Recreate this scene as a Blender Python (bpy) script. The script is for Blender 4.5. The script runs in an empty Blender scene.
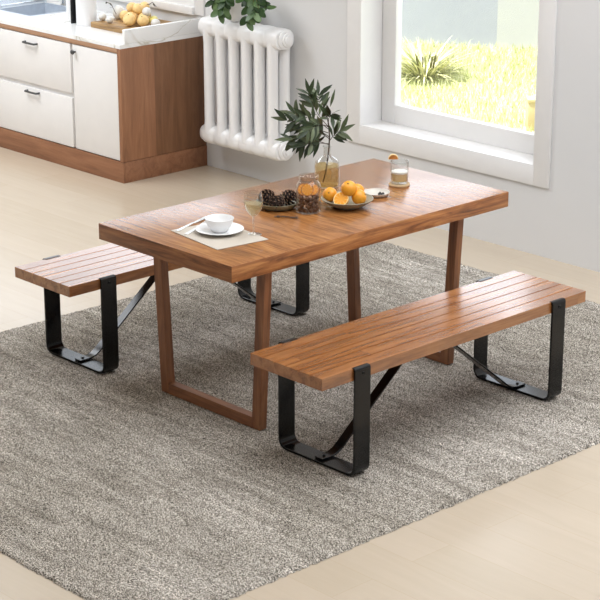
import bpy, bmesh, math, random
from math import sin, cos, pi, radians
from mathutils import Vector, Matrix

C = bpy.context.scene.collection
SC = bpy.context.scene

# ------------------------------------------------------------------ camera
F_PX, YAW, PITCH = 1904.0, 0.8143, 0.3181
CAM = Vector((5.4811, -5.228, 2.8504))
cd = bpy.data.cameras.new('camera'); cam = bpy.data.objects.new('camera', cd); C.objects.link(cam)
cd.sensor_width = 36; cd.lens = F_PX / 600 * 36; cd.clip_end = 200
cam.location = CAM; cam.rotation_euler = (pi / 2 - PITCH, 0, YAW)
SC.camera = cam

_f = Vector((-sin(YAW) * cos(PITCH), cos(YAW) * cos(PITCH), -sin(PITCH)))
_r = Vector((cos(YAW), sin(YAW), 0)); _u = _r.cross(_f)
def at(x, y, ax, v):
    """point of the plane (axis ax = v) seen at photo position x, y"""
    d = _f + _r * ((x - 300) / F_PX) - _u * ((y - 300) / F_PX)
    return CAM + d * ((v - CAM[ax]) / d[ax])

# ------------------------------------------------------------------ materials
def lin(c):
    c = [v / 255 for v in c]
    return tuple(v / 12.92 if v <= .04045 else ((v + .055) / 1.055) ** 2.4 for v in c) + (1,)

class NT:
    def __init__(s, name):
        s.m = bpy.data.materials.new(name); s.m.use_nodes = True
        s.t = s.m.node_tree; s.t.nodes.clear()
        s.out = s.n('ShaderNodeOutputMaterial')
    def n(s, typ, **kw):
        nd = s.t.nodes.new(typ)
        for k, v in kw.items():
            if k.startswith('_'): setattr(nd, k[1:], v)
            else: nd.inputs[int(k[1:]) if k[0] == 'i' and k[1:].isdigit() else k.replace('__', ' ')].default_value = v
        return nd
    def l(s, a, b): s.t.links.new(a, b)
    def ramp(s, fac, stops):
        r = s.n('ShaderNodeValToRGB'); e = r.color_ramp.elements
        while len(e) < len(stops): e.new(.5)
        for el, (p, c) in zip(e, stops): el.position = p; el.color = c
        s.l(fac, r.inputs['Fac']); return r.outputs['Color']
    def math(s, op, a, b=None):
        m = s.n('ShaderNodeMath', _operation=op)
        for i, v in enumerate((a, b)):
            if v is None: continue
            if hasattr(v, 'is_output'): s.l(v, m.inputs[i])
            else: m.inputs[i].default_value = v
        return m.outputs[0]
    def mix(s, fac, a, b, blend='MIX'):
        m = s.n('ShaderNodeMix', _data_type='RGBA', _blend_type=blend)
        for idx, v in ((0, fac), (6, a), (7, b)):
            if hasattr(v, 'is_output'): s.l(v, m.inputs[idx])
            else: m.inputs[idx].default_value = v
        return m.outputs[2]
    def coords(s, kind='Object', scale=(1, 1, 1)):
        t = s.n('ShaderNodeTexCoord'); m = s.n('ShaderNodeMapping'); m.inputs['Scale'].default_value = scale
        s.l(t.outputs[kind], m.inputs['Vector']); return m.outputs[0], t.outputs[kind]
    def noise(s, vec, scale, detail=4, rough=.55, dist=0):
        n = s.n('ShaderNodeTexNoise'); n.inputs['Scale'].default_value = scale
        n.inputs['Detail'].default_value = detail; n.inputs['Roughness'].default_value = rough
        n.inputs['Distortion'].default_value = dist
        if vec is not None: s.l(vec, n.inputs['Vector'])
        return n.outputs['Fac']
    def bsdf(s, color=None, rough=.5, metal=0, spec=.5, bump=None, bstr=.2, bdist=.002, **kw):
        b = s.n('ShaderNodeBsdfPrincipled')
        if color is not None:
            if hasattr(color, 'is_output'): s.l(color, b.inputs['Base Color'])
            else: b.inputs['Base Color'].default_value = color
        if hasattr(rough, 'is_output'): s.l(rough, b.inputs['Roughness'])
        else: b.inputs['Roughness'].default_value = rough
        b.inputs['Metallic'].default_value = metal
        b.inputs['Specular IOR Level'].default_value = spec
        for k, v in kw.items(): b.inputs[k.replace('__', ' ')].default_value = v
        if bump is not None:
            bp = s.n('ShaderNodeBump'); bp.inputs['Strength'].default_value = bstr; bp.inputs['Distance'].default_value = bdist
            s.l(bump, bp.inputs['Height']); s.l(bp.outputs[0], b.inputs['Normal'])
        s.l(b.outputs[0], s.out.inputs['Surface'])
        return s.m

def plain(name, rgb, rough=.5, metal=0, spec=.5, var=.06, scale=12, bump=0, **kw):
    t = NT(name); v, _ = t.coords()
    n = t.noise(v, scale, 3)
    c = lin(rgb); d = tuple(x * (1 - var) for x in c[:3]) + (1,)
    e = tuple(min(1, x * (1 + var)) for x in c[:3]) + (1,)
    col = t.ramp(n, [(.3, d), (.7, e)])
    if bump:
        return t.bsdf(col, rough, metal, spec, bump=t.noise(v, scale * 12, 2), bstr=bump, bdist=.001, **kw)
    return t.bsdf(col, rough, metal, spec, **kw)

def wood(name, dark, mid, light, axis='y', rough=.35, slat=None, spec=.5, knots=.5, contrast=1.0, board=None, tv=1.0, gs=1.0, coat=0):
    """grain runs along the axis; slat = (origin, width) gives every slat its own tone"""
    t = NT(name)
    tc = t.n('ShaderNodeTexCoord'); vec = tc.outputs['Object']
    sep = t.n('ShaderNodeSeparateXYZ'); t.l(vec, sep.inputs[0])
    tone = None
    if slat:
        i = t.math('FLOOR', t.math('DIVIDE', t.math('SUBTRACT', sep.outputs['X'], slat[0]), slat[1]))
        w = t.n('ShaderNodeTexWhiteNoise', _noise_dimensions='2D')
        cb = t.n('ShaderNodeCombineXYZ'); t.l(i, cb.inputs[0])
        j = t.math('FLOOR', t.math('ADD', t.math('DIVIDE', sep.outputs['Y'], slat[2]), t.math('MULTIPLY', i, .37)))
        t.l(j, cb.inputs[1]); t.l(cb.outputs[0], w.inputs['Vector'])
        tone = w.outputs['Value']
        off = t.n('ShaderNodeVectorMath', _operation='SCALE'); t.l(w.outputs['Color'], off.inputs[0]); off.inputs['Scale'].default_value = 7
        ad = t.n('ShaderNodeVectorMath', _operation='ADD'); t.l(vec, ad.inputs[0]); t.l(off.outputs[0], ad.inputs[1]); vec = ad.outputs[0]
    k = {'x': (1, 9, 9), 'y': (9, 1, 9), 'z': (9, 9, 1)}[axis]
    mp = t.n('ShaderNodeMapping'); mp.inputs['Scale'].default_value = k; t.l(vec, mp.inputs['Vector'])
    g = t.noise(mp.outputs[0], 1.6 * gs, 6, .62, 1.4)
    k2 = tuple(v * (6 if v > 1 else 1.6) for v in k)
    mp2 = t.n('ShaderNodeMapping'); mp2.inputs['Scale'].default_value = k2; t.l(vec, mp2.inputs['Vector'])
    fine = t.noise(mp2.outputs[0], 3.0, 4, .7)
    v = t.math('ADD', t.math('MULTIPLY', g, .72), t.math('MULTIPLY', fine, .28))
    h = .17 / contrast
    col = t.ramp(v, [(.5 - h, lin(dark)), (.5, lin(mid)), (.5 + h, lin(light))])
    if knots:
        kk = tuple(v * .35 if v > 1 else v for v in k)
        mp3 = t.n('ShaderNodeMapping'); mp3.inputs['Scale'].default_value = kk; t.l(vec, mp3.inputs['Vector'])
        kn = t.noise(mp3.outputs[0], 2.3, 3, .6, .8)
        kf = t.n('ShaderNodeMapRange'); kf.inputs['From Min'].default_value = .58; kf.inputs['From Max'].default_value = .74
        t.l(kn, kf.inputs['Value'])
        col = t.mix(t.math('MULTIPLY', kf.outputs[0], knots), col, tuple(c * .45 for c in lin(dark)[:3]) + (1,))
    if tone is not None:
        tn = t.ramp(tone, [(0, (1 - .2 * tv, 1 - .24 * tv, 1 - .28 * tv, 1)), (1, (1 + .12 * tv, 1 + .1 * tv, 1 + .08 * tv, 1))])
        col = t.mix(1, col, tn, 'MULTIPLY')
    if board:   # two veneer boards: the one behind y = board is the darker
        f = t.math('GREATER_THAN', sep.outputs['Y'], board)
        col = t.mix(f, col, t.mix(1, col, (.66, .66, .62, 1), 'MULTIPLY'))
    return t.bsdf(col, rough, 0, spec, bump=v, bstr=.25, bdist=.0012, Coat__Weight=coat, Coat__Roughness=.22)

def glass(name, tint=(1, 1, 1), ior=1.45, edge=.9, mul=1.0):
    """thin clear glass: see-through with fresnel reflection"""
    t = NT(name)
    tr = t.n('ShaderNodeBsdfTransparent'); tr.inputs[0].default_value = tint + (1,)
    gl = t.n('ShaderNodeBsdfGlossy'); gl.inputs['Roughness'].default_value = .03; gl.inputs['Color'].default_value = (edge, edge, edge, 1)
    lw = t.n('ShaderNodeLayerWeight'); lw.inputs['Blend'].default_value = .5
    fr = t.math('ADD', t.math('MULTIPLY', t.math('POWER', lw.outputs['Facing'], ior), .75), .035)
    mx = t.n('ShaderNodeMixShader')
    t.l(t.math('MULTIPLY', fr, mul), mx.inputs[0]); t.l(tr.outputs[0], mx.inputs[1]); t.l(gl.outputs[0], mx.inputs[2])
    t.l(mx.outputs[0], t.out.inputs['Surface'])
    return t.m

def liquid(name, tint, diff, fac):
    t = NT(name)
    tr = t.n('ShaderNodeBsdfTransparent'); tr.inputs[0].default_value = tint
    b = t.n('ShaderNodeBsdfPrincipled'); b.inputs['Base Color'].default_value = diff; b.inputs['Roughness'].default_value = .08
    mx = t.n('ShaderNodeMixShader'); mx.inputs[0].default_value = fac
    t.l(tr.outputs[0], mx.inputs[1]); t.l(b.outputs[0], mx.inputs[2]); t.l(mx.outputs[0], t.out.inputs['Surface'])
    return t.m

M = {}
M['wall'] = plain('wall_paint', (221, 220, 219), .85, var=.01, scale=3, bump=.03)
M['ceiling'] = plain('ceiling_paint', (240, 239, 237), .9, var=.01)
M['trim'] = plain('white_trim_paint', (236, 234, 232), .45, var=.012)
M['cab_white'] = plain('white_cabinet_lacquer', (240, 238, 236), .4, var=.012)
M['radiator'] = plain('white_radiator_enamel', (243, 242, 241), .28, var=.01)
M['ceramic'] = plain('white_ceramic', (240, 240, 240), .18, var=.01)
M['black'] = plain('black_powder_coated_steel', (5, 5, 5.4), .22, spec=.42, var=.12, scale=40)
M['bolt'] = plain('dark_bolt_steel', (12, 12, 13), .3, metal=.6, var=.1)
M['handle'] = plain('gunmetal_handle', (84, 85, 86), .3, metal=.4, var=.05)
M['chrome'] = plain('chrome', (205, 208, 212), .12, metal=1, var=.02)
M['steel'] = plain('brushed_steel', (196, 204, 214), .3, metal=.25, var=.05, scale=30)
M['silver'] = plain('polished_cutlery_silver', (225, 224, 221), .2, metal=.85, var=.02)
TBL = ((84, 46, 27), (158, 97, 55), (197, 136, 84))
M['table_top'] = wood('table_top_wood', (104, 62, 34), (152, 99, 53), (180, 126, 72), 'x', .27, knots=.6, spec=.5, gs=2.6, coat=.3)
M['table_edge'] = wood('table_edge_wood', (88, 49, 26), (162, 102, 55), (200, 140, 82), 'y', .4, knots=.6, gs=1.6, contrast=1.2)
M['table_end'] = wood('table_end_wood', (84, 48, 27), (138, 86, 51), (168, 114, 70), 'x', .4, knots=.6, gs=1.6, contrast=1.2)
M['leg_wood'] = wood('table_leg_wood', (84, 50, 32), (132, 84, 53), (162, 110, 72), 'z', .42, knots=.4)
M['rail_wood'] = wood('table_rail_wood', (84, 50, 32), (132, 84, 53), (162, 110, 72), 'x', .42, knots=.4)
M['bench_wood'] = wood('bench_slat_wood', (116, 69, 38), (160, 103, 56), (182, 125, 74), 'y', .25, slat=(-.193, .3858 / 6, .9), knots=.3, spec=.6, tv=.45, coat=1.0)
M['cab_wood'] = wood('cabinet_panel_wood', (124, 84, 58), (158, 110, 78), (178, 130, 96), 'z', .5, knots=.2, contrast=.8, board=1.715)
M['plinth_wood'] = wood('cabinet_plinth_wood', (116, 76, 51), (148, 101, 71), (168, 120, 87), 'x', .5, knots=.2, contrast=.8)
M['rail_strip'] = wood('front_lit_rail_wood', (160, 120, 92), (186, 146, 116), (204, 166, 136), 'x', .5, knots=0, contrast=.8)  # rail wood painted paler to stand in for light on its front
M['board_wood'] = wood('chopping_board_wood', (112, 84, 52), (168, 132, 86), (198, 164, 116), 'x', .55, knots=.4)

def floor_mat():
    t = NT('pale_oak_floor'); tc = t.n('ShaderNodeTexCoord'); v = tc.outputs['Object']
    br = t.n('ShaderNodeTexBrick', _offset=.37)
    br.inputs['Scale'].default_value = 1; br.inputs['Mortar Size'].default_value = .0012; br.inputs['Mortar Smooth'].default_value = .3
    br.inputs['Brick Width'].default_value = 1.5; br.inputs['Row Height'].default_value = .19
    br.inputs['Color1'].default_value = lin((197, 182, 161)); br.inputs['Color2'].default_value = lin((201, 186, 166))
    br.inputs['Mortar'].default_value = lin((193, 175, 151)); t.l(v, br.inputs['Vector'])
    mp = t.n('ShaderNodeMapping'); mp.inputs['Scale'].default_value = (.8, 9, 1); t.l(v, mp.inputs['Vector'])
    g = t.noise(mp.outputs[0], 2.5, 5, .6, .8)
    gr = t.ramp(g, [(.3, (.97, .965, .955, 1)), (.7, (1.02, 1.02, 1.02, 1))])
    c = t.mix(1, br.outputs['Color'], gr, 'MULTIPLY')
    return t.bsdf(c, .24, 0, .75, bump=g, bstr=.03, bdist=.001)
M['floor'] = floor_mat()

def rug_mat():
    t = NT('woven_grey_brown_wool'); tc = t.n('ShaderNodeTexCoord'); v = tc.outputs['Object']
    mp = t.n('ShaderNodeMapping'); mp.inputs['Scale'].default_value = (.8, 1.2, .3); t.l(v, mp.inputs['Vector'])
    a = t.noise(mp.outputs[0], 265, 2, .8)
    sp = t.ramp(a, [(.40, lin((26, 22, 17))), (.5, lin((146, 137, 125))), (.59, lin((248, 241, 230)))])
    mp2 = t.n('ShaderNodeMapping'); mp2.inputs['Scale'].default_value = (1.2, 9, 1); t.l(v, mp2.inputs['Vector'])
    b = t.noise(mp2.outputs[0], 2.2, 5, .65, .5)
    band = t.ramp(b, [(.34, (.66, .65, .63, 1)), (.66, (1.1, 1.1, 1.1, 1))])
    c = t.mix(1, sp, band, 'MULTIPLY')
    mp4 = t.n('ShaderNodeMapping'); mp4.inputs['Location'].default_value = (7, 1, 0); t.l(v, mp4.inputs['Vector'])
    d = t.noise(mp4.outputs[0], 1.3, 3)
    c = t.mix(1, c, t.ramp(d, [(.35, (.86, .85, .83, 1)), (.65, (1.08, 1.08, 1.09, 1))]), 'MULTIPLY')
    return t.bsdf(c, .95, 0, .1, bump=a, bstr=.5, bdist=.004)
M['rug'] = rug_mat()

def marble_mat():
    t = NT('white_marble'); v, o = t.coords()
    n = t.noise(v, 1.7, 5, .55, 1.0)
    ve = t.math('ABSOLUTE', t.math('SUBTRACT', n, .5))
    c = t.ramp(ve, [(0, lin((206, 201, 188))), (.006, lin((236, 234, 229))), (.02, lin((250, 250, 249)))])
    return t.bsdf(c, .2)
M['marble'] = marble_mat()

def cloth_mat(name, c1, c2):
    t = NT(name); tc = t.n('ShaderNodeTexCoord'); v = tc.outputs['Object']
    w = t.n('ShaderNodeTexWave', _bands_direction='X'); w.inputs['Scale'].default_value = 90; w.inputs['Distortion'].default_value = 1; t.l(v, w.inputs['Vector'])
    w2 = t.n('ShaderNodeTexWave', _bands_direction='Y'); w2.inputs['Scale'].default_value = 90; w2.inputs['Distortion'].default_value = 1; t.l(v, w2.inputs['Vector'])
    f = t.math('MULTIPLY', t.math('ADD', w.outputs['Fac'], w2.outputs['Fac']), .5)
    return t.bsdf(t.mix(f, lin(c1), lin(c2)), .9, bump=f, bstr=.3)
M['linen'] = cloth_mat('beige_linen', (186, 176, 163), (204, 195, 182))
M['leaf'] = None
def leaf_mat(name, dark, mid, light, rough=.45):
    t = NT(name); g = t.n('ShaderNodeNewGeometry')
    c = t.ramp(g.outputs['Random Per Island'], [(0, lin(dark)), (.5, lin(mid)), (1, lin(light))])
    return t.bsdf(c, rough, 0, .4)
M['olive_leaf'] = leaf_mat('olive_leaf_green', (38, 50, 29), (58, 72, 43), (118, 128, 98))
M['round_leaf'] = leaf_mat('trailing_leaf_green', (30, 52, 22), (56, 86, 40), (120, 146, 98), .35)
M['grass_blade'] = leaf_mat('lawn_blade_green', (184, 194, 132), (218, 222, 176), (242, 242, 216), .6)
M['reed_leaf'] = leaf_mat('pale_reed_leaf', (120, 132, 80), (206, 206, 150), (245, 240, 205), .6)
M['bark'] = plain('brown_twig_bark', (70, 54, 42), .8, var=.2, scale=60)
M['lawn'] = plain('lawn_ground', (206, 210, 160), .9, var=.22, scale=5)
M['garden_wall'] = plain('blue_grey_garden_wall', (176, 182, 206), .9, var=.04, scale=1)
M['garden_wall_pale'] = plain('pale_grey_garden_wall', (196, 199, 212), .9, var=.03, scale=1)
M['sandstone'] = plain('beige_post_paint', (204, 186, 148), .8, var=.06)
M['glass'] = glass('clear_glass', (.93, .935, .93), 3.0)
M['stem_glass'] = glass('bright_stem_glass', (.96, .96, .95), 1.1)
M['pane'] = glass('window_pane_glass', (.98, .985, .985), 4.5, .9, .7)
M['jar_glass'] = glass('smoky_jar_glass', (.92, .905, .885), 3.2)
M['wine'] = liquid('pale_white_wine', (.95, .9, .74, 1), lin((228, 214, 176)), .3)
M['water'] = liquid('amber_tinted_water', (1, .9, .66, 1), lin((250, 212, 132)), .14)
M['drink'] = liquid('pale_gold_drink', (.97, .88, .68, 1), lin((226, 190, 130)), .4)
M['froth'] = plain('white_froth', (244, 240, 232), .6, var=.02)
M['olive_glaze'] = plain('olive_grey_stoneware', (122, 117, 92), .35, var=.12, scale=20)
M['sage_glaze'] = plain('sage_grey_stoneware', (146, 142, 124), .35, var=.1, scale=20)
M['pale_glaze'] = plain('pale_grey_stoneware', (205, 200, 190), .4, var=.05, scale=20)
M['cork'] = plain('cork_coaster', (196, 166, 126), .8, var=.12, scale=90)
M['pine'] = plain('pinecone_brown', (46, 32, 25), .7, var=.4, scale=50)
M['pine_tip'] = plain('pinecone_scale_tip', (140, 108, 84), .7, var=.3, scale=50)
M['nut'] = plain('roasted_brown_nut', (104, 68, 42), .5, var=.3, scale=60)
M['orange'] = plain('orange_peel', (232, 156, 40), .38, var=.08, scale=25, bump=.25)
M['orange_pale'] = plain('pale_orange_peel', (244, 206, 140), .45, var=.12, scale=20, bump=.2)
M['pith'] = plain('orange_pith', (246, 214, 150), .5, var=.04)
M['stem'] = plain('fruit_stem_green', (92, 92, 44), .7, var=.2)
M['dried'] = plain('dried_orange_slice', (186, 118, 52), .55, var=.25, scale=60)
M['berry'] = plain('dark_berry', (40, 34, 36), .35, var=.2, scale=60)
M['egg'] = plain('white_egg_shell', (228, 226, 220), .5, var=.05, scale=20)
M['lemon'] = plain('lemon_peel', (236, 222, 130), .4, var=.05, scale=20)
M['soil'] = plain('potting_soil', (58, 44, 34), .95, var=.3, scale=80)
M['twig_leaf'] = plain('dark_dry_leaf', (62, 64, 46), .7, var=.3, scale=50)

def segment_mat():
    t = NT('orange_flesh_segments'); tc = t.n('ShaderNodeTexCoord')
    sep = t.n('ShaderNodeSeparateXYZ'); t.l(tc.outputs['Object'], sep.inputs[0])
    a = t.math('ARCTAN2', sep.outputs['Y'], sep.outputs['X'])
    s = t.math('ABSOLUTE', t.math('SINE', t.math('MULTIPLY', a, 4.5)))
    c = t.ramp(s, [(.1, lin((250, 214, 140))), (.3, lin((240, 158, 36)))])
    return t.bsdf(c, .3)
M['flesh'] = segment_mat()

# ------------------------------------------------------------------ mesh helpers
def link(name, me, parent=None, loc=None):
    o = bpy.data.objects.new(name, me); C.objects.link(o)
    if parent is not None: o.parent = parent
    if loc is not None: o.location = loc
    return o
def obj(name, bm, mat, parent=None, loc=None, angle=40):
    bmesh.ops.recalc_face_normals(bm, faces=bm.faces[:])
    me = bpy.data.meshes.new(name); bm.to_mesh(me); bm.free()
    for m in (mat if isinstance(mat, (list, tuple)) else [mat]): me.materials.append(m)
    if angle:
        me.shade_smooth(); me.set_sharp_from_angle(angle=radians(angle))
    return link(name, me, parent, loc)
def tag(o, label, cat, group=None, kind=None):
    o['label'] = label; o['category'] = cat
    if group: o['group'] = group
    if kind: o['kind'] = kind
    return o
def thing(name, label, cat, loc=(0, 0, 0), rz=0, group=None):
    o = bpy.data.objects.new(name, None); C.objects.link(o); o.empty_display_size = .05
    o.location = loc; o.rotation_euler = (0, 0, rz)
    return tag(o, label, cat, group)
def struct(o):
    o['kind'] = 'structure'; return o
def dup(root, loc, label, rot=None, scale=None):
    r = root.copy(); C.objects.link(r); r.location = loc; r['label'] = label
    if rot is not None: r.rotation_euler = rot
    if scale is not None: r.scale = scale if hasattr(scale, '__len__') else (scale,) * 3
    for ch in list(root.children):
        c = ch.copy(); C.objects.link(c); c.parent = r
        for g in ch.children:
            d = g.copy(); C.objects.link(d); d.parent = c
    return r

def box(bm, x0, x1, y0, y1, z0, z1, bev=0, seg=2):
    v = bmesh.ops.create_cube(bm, size=1)['verts']
    for p in v:
        p.co = Vector(((x0 + x1) / 2 + p.co.x * (x1 - x0), (y0 + y1) / 2 + p.co.y * (y1 - y0), (z0 + z1) / 2 + p.co.z * (z1 - z0)))
    if bev:
        es = list({e for p in v for e in p.link_edges})
        bmesh.ops.bevel(bm, geom=es, offset=bev, segments=seg, affect='EDGES', profile=.5)
    return bm
def B(*a, **k):
    bm = bmesh.new(); box(bm, *a, **k); return bm
def prism(bm, prof, y0, y1, axis='y'):
    """extrude a closed profile of (x, z) along y (or (y, z) along x, (x, y) along z)"""
    f = {'y': lambda p, t: (p[0], t, p[1]), 'x': lambda p, t: (t, p[0], p[1]), 'z': lambda p, t: (p[0], p[1], t)}[axis]
    a = [bm.verts.new(f(p, y0)) for p in prof]; b = [bm.verts.new(f(p, y1)) for p in prof]
    n = len(prof)
    for i in range(n): bm.faces.new((a[i], a[(i + 1) % n], b[(i + 1) % n], b[i]))
    bm.faces.new(a); bm.faces.new(b[::-1])
    return bm
def lathe(bm, prof, n=40, mat=Matrix(), closed=False, mi=0):
    rings = []
    for r, z in prof:
        if r < 1e-6: rings.append([bm.verts.new(mat @ Vector((0, 0, z)))])
        else: rings.append([bm.verts.new(mat @ Vector((r * cos(2 * pi * i / n), r * sin(2 * pi * i / n), z))) for i in range(n)])
    pairs = list(zip(rings, rings[1:])) + ([(rings[-1], rings[0])] if closed else [])
    for a, b in pairs:
        for i in range(n):
            j = (i + 1) % n
            if len(a) == 1 and len(b) == 1: continue
            if len(a) == 1: f = bm.faces.new((a[0], b[j], b[i]))
            elif len(b) == 1: f = bm.faces.new((a[i], a[j], b[0]))
            else: f = bm.faces.new((a[i], a[j], b[j], b[i]))
            f.material_index = mi
    return bm
def L(prof, n=40, **k): return lathe(bmesh.new(), prof, n, **k)
def tube(bm, pts, r, n=10, cap=True):
    pts = [Vector(p) for p in pts]; rs = r if hasattr(r, '__len__') else [r] * len(pts)
    t0 = (pts[1] - pts[0]).normalized(); up = Vector((0, 0, 1)) if abs(t0.z) < .9 else Vector((1, 0, 0))
    u = t0.cross(up).normalized(); rings = []
    for i, p in enumerate(pts):
        t = (pts[min(i + 1, len(pts) - 1)] - pts[max(i - 1, 0)]).normalized()
        u = (u - t * u.dot(t)).normalized(); w = t.cross(u)
        rings.append([bm.verts.new(p + (u * cos(2 * pi * k / n) + w * sin(2 * pi * k / n)) * rs[i]) for k in range(n)])
    for a, b in zip(rings, rings[1:]):
        for k in range(n): bm.faces.new((a[k], a[(k + 1) % n], b[(k + 1) % n], b[k]))
    if cap: bm.faces.new(rings[0][::-1]); bm.faces.new(rings[-1])
    return bm
def fillet(pts, r, n=6):
    """round the inner corners of a 2D polyline"""
    out = [Vector(pts[0])]
    for a, b, c in zip(pts, pts[1:], pts[2:]):
        a, b, c = Vector(a), Vector(b), Vector(c)
        d1, d2 = (a - b).normalized(), (c - b).normalized()
        ang = d1.angle(d2); rr = r[len(out) and 0] if isinstance(r, list) else r
        tl = min(rr / math.tan(ang / 2), (a - b).length * .48, (c - b).length * .48)
        p, q = b + d1 * tl, b + d2 * tl
        for i in range(n + 1):
            s = i / n; out.append((1 - s) ** 2 * p + 2 * s * (1 - s) * b + s * s * q)
    out.append(Vector(pts[-1])); return out
def strap(bm, path, th, w0, w1, plane='xz', bev=0):
    """flat bar following a 2D path; its width spans w0..w1 along the third axis"""
    n = len(path); A = []; Bb = []
    for i, p in enumerate(path):
        t = (path[min(i + 1, n - 1)] - path[max(i - 1, 0)]).normalized(); nn = Vector((-t.y, t.x))
        A.append(p + nn * th / 2); Bb.append(p - nn * th / 2)
    f = (lambda p, w: (p.x, w, p.y)) if plane == 'xz' else (lambda p, w: (w, p.x, p.y))
    rows = [[bm.verts.new(f(q, w)) for q in (A[i], Bb[i]) for w in (w0, w1)] for i in range(n)]
    for a, b in zip(rows, rows[1:]):
        for i, j in ((0, 1), (1, 3), (3, 2), (2, 0)): bm.faces.new((a[i], a[j], b[j], b[i]))
    for r in (rows[0], rows[-1]): bm.faces.new((r[0], r[1], r[3], r[2]))
    if bev:
        bmesh.ops.recalc_face_normals(bm, faces=bm.faces[:])
        es = [e for e in bm.edges if len(e.link_faces) == 2 and e.calc_face_angle(0) > 1.2]
        bmesh.ops.bevel(bm, geom=es, offset=bev, segments=1, affect='EDGES')
    return bm
def leaf(bm, base, d, nrm, ln, wd, curl=.15, fold=.25, round_=False):
    d = d.normalized(); s = d.cross(nrm).normalized(); nrm = s.cross(d).normalized()
    st = [(0, .06), (.12, .62 if round_ else .4), (.3, .95 if round_ else .82), (.5, 1.0), (.72, .85 if round_ else .7), (.9, .48 if round_ else .3), (1, .04)]
    rows = []
    for t, w in st:
        c = base + d * (ln * t) - nrm * (curl * ln * t * t)
        h = wd / 2 * w
        rows.append((bm.verts.new(c + s * h + nrm * h * fold), bm.verts.new(c), bm.verts.new(c - s * h + nrm * h * fold)))
    for a, b in zip(rows, rows[1:]):
        bm.faces.new((a[0], a[1], b[1], b[0])); bm.faces.new((a[1], a[2], b[2], b[1]))
def uv(bm, r, loc=(0, 0, 0), sc=(1, 1, 1), u=24, v=14, rot=Matrix()):
    ret = bmesh.ops.create_uvsphere(bm, u_segments=u, v_segments=v, radius=r)
    for p in ret['verts']: p.co = rot @ Vector((p.co.x * sc[0], p.co.y * sc[1], p.co.z * sc[2])) + Vector(loc)
    return bm

# ------------------------------------------------------------------ the setting
WY, WT = 2.109, .24            # inner face and thickness of the back wall
X0, X1, Y0, H = -7.0, 8.0, -9.0, 3.3
struct(obj('floor', B(X0, X1, Y0, WY + WT, -.12, 0), M['floor'], angle=0))
struct(obj('ceiling', B(X0, X1, Y0, WY + WT, H, H + .15), M['ceiling'], angle=0))
struct(obj('wall_left', B(X0 - .2, X0, Y0, WY + WT, 0, H), M['wall'], angle=0))
W1 = (-1.802, -.548, .467, 2.05)     # opening of the big window
W2 = (-6.6, -3.198, .955, 2.25)      # opening of the window over the counter
bm = bmesh.new()
for a in ((X0, W2[0], 0, H), (W2[0], W2[1], 0, W2[2]), (W2[0], W2[1], W2[3], H), (W2[1], W1[0], 0, H),
          (W1[0], W1[1], 0, W1[2]), (W1[0], W1[1], W1[3], H), (W1[1], X1, 0, H)):
    box(bm, a[0], a[1], WY, WY + WT, a[2], a[3])
struct(obj('wall_back', bm, M['wall'], angle=0))

def casing(bm, o, w, pr, bev=.003):
    x0, x1, z0, z1 = o
    box(bm, x0 - w, x0, WY - pr, WY, z0 - w, z1 + w, bev); box(bm, x1, x1 + w, WY - pr, WY, z0 - w, z1 + w, bev)
    box(bm, x0, x1, WY - pr, WY, z0 - w, z0, bev); box(bm, x0, x1, WY - pr, WY, z1, z1 + w, bev)
    return bm
w1 = struct(bpy.data.objects.new('window_1', None)); C.objects.link(w1)
obj('casing', casing(bmesh.new(), W1, .1, .014), M['trim'], w1)
bm = bmesh.new()
JY = WY + .15                  # face of the sash
for a in ((W1[0], W1[0] + .006, W1[2], W1[3]), (W1[1] - .006, W1[1], W1[2], W1[3]), (W1[0], W1[1], W1[3] - .006, W1[3])):
    box(bm, a[0], a[1], WY - .012, WY + WT, a[2], a[3])
obj('jamb_lining', bm, M['trim'], w1)
obj('sill', B(W1[0] + .006, W1[1] - .006, WY - .012, WY + WT, W1[2], W1[2] + .006, bev=.002), M['trim'], w1)
bm = bmesh.new()
sx0, sx1, sz0, sz1 = W1[0] + .012, W1[1] - .008, W1[2] + .006, W1[3] - .008
for a in ((sx0, -1.688, sz0, sz1), (-.652, sx1, sz0, sz1), (-1.688, -.652, sz0, .578), (-1.688, -.652, 1.96, sz1)):
    box(bm, a[0], a[1], JY, JY + .05, a[2], a[3], .003)
obj('sash', bm, M['trim'], w1)
obj('pane', B(-1.69, -.65, JY + .02, JY + .026, .576, 1.962), M['pane'], w1, angle=0)

w2 = struct(bpy.data.objects.new('window_2', None)); C.objects.link(w2)
obj('casing', casing(bmesh.new(), (W2[0], W2[1], .995, W2[3]), .083, .012), M['trim'], w2)
obj('sill', B(W2[0] - .04, W2[1], WY - .03, WY + WT, .91, .957, bev=.004), M['trim'], w2)
bm = bmesh.new()
for a in ((W2[0], W2[0] + .07, .957, W2[3]), (W2[1] - .07, W2[1], .957, W2[3]), (W2[0] + .07, W2[1] - .07, .957, 1.05), (W2[0] + .07, W2[1] - .07, 2.17, W2[3])):
    box(bm, a[0], a[1], JY, JY + .05, a[2], a[3], .003)
obj('sash', bm, M['trim'], w2)
obj('pane', B(W2[0] + .065, W2[1] - .065, JY + .02, JY + .026, 1.045, 2.175), M['pane'], w2, angle=0)

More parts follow.
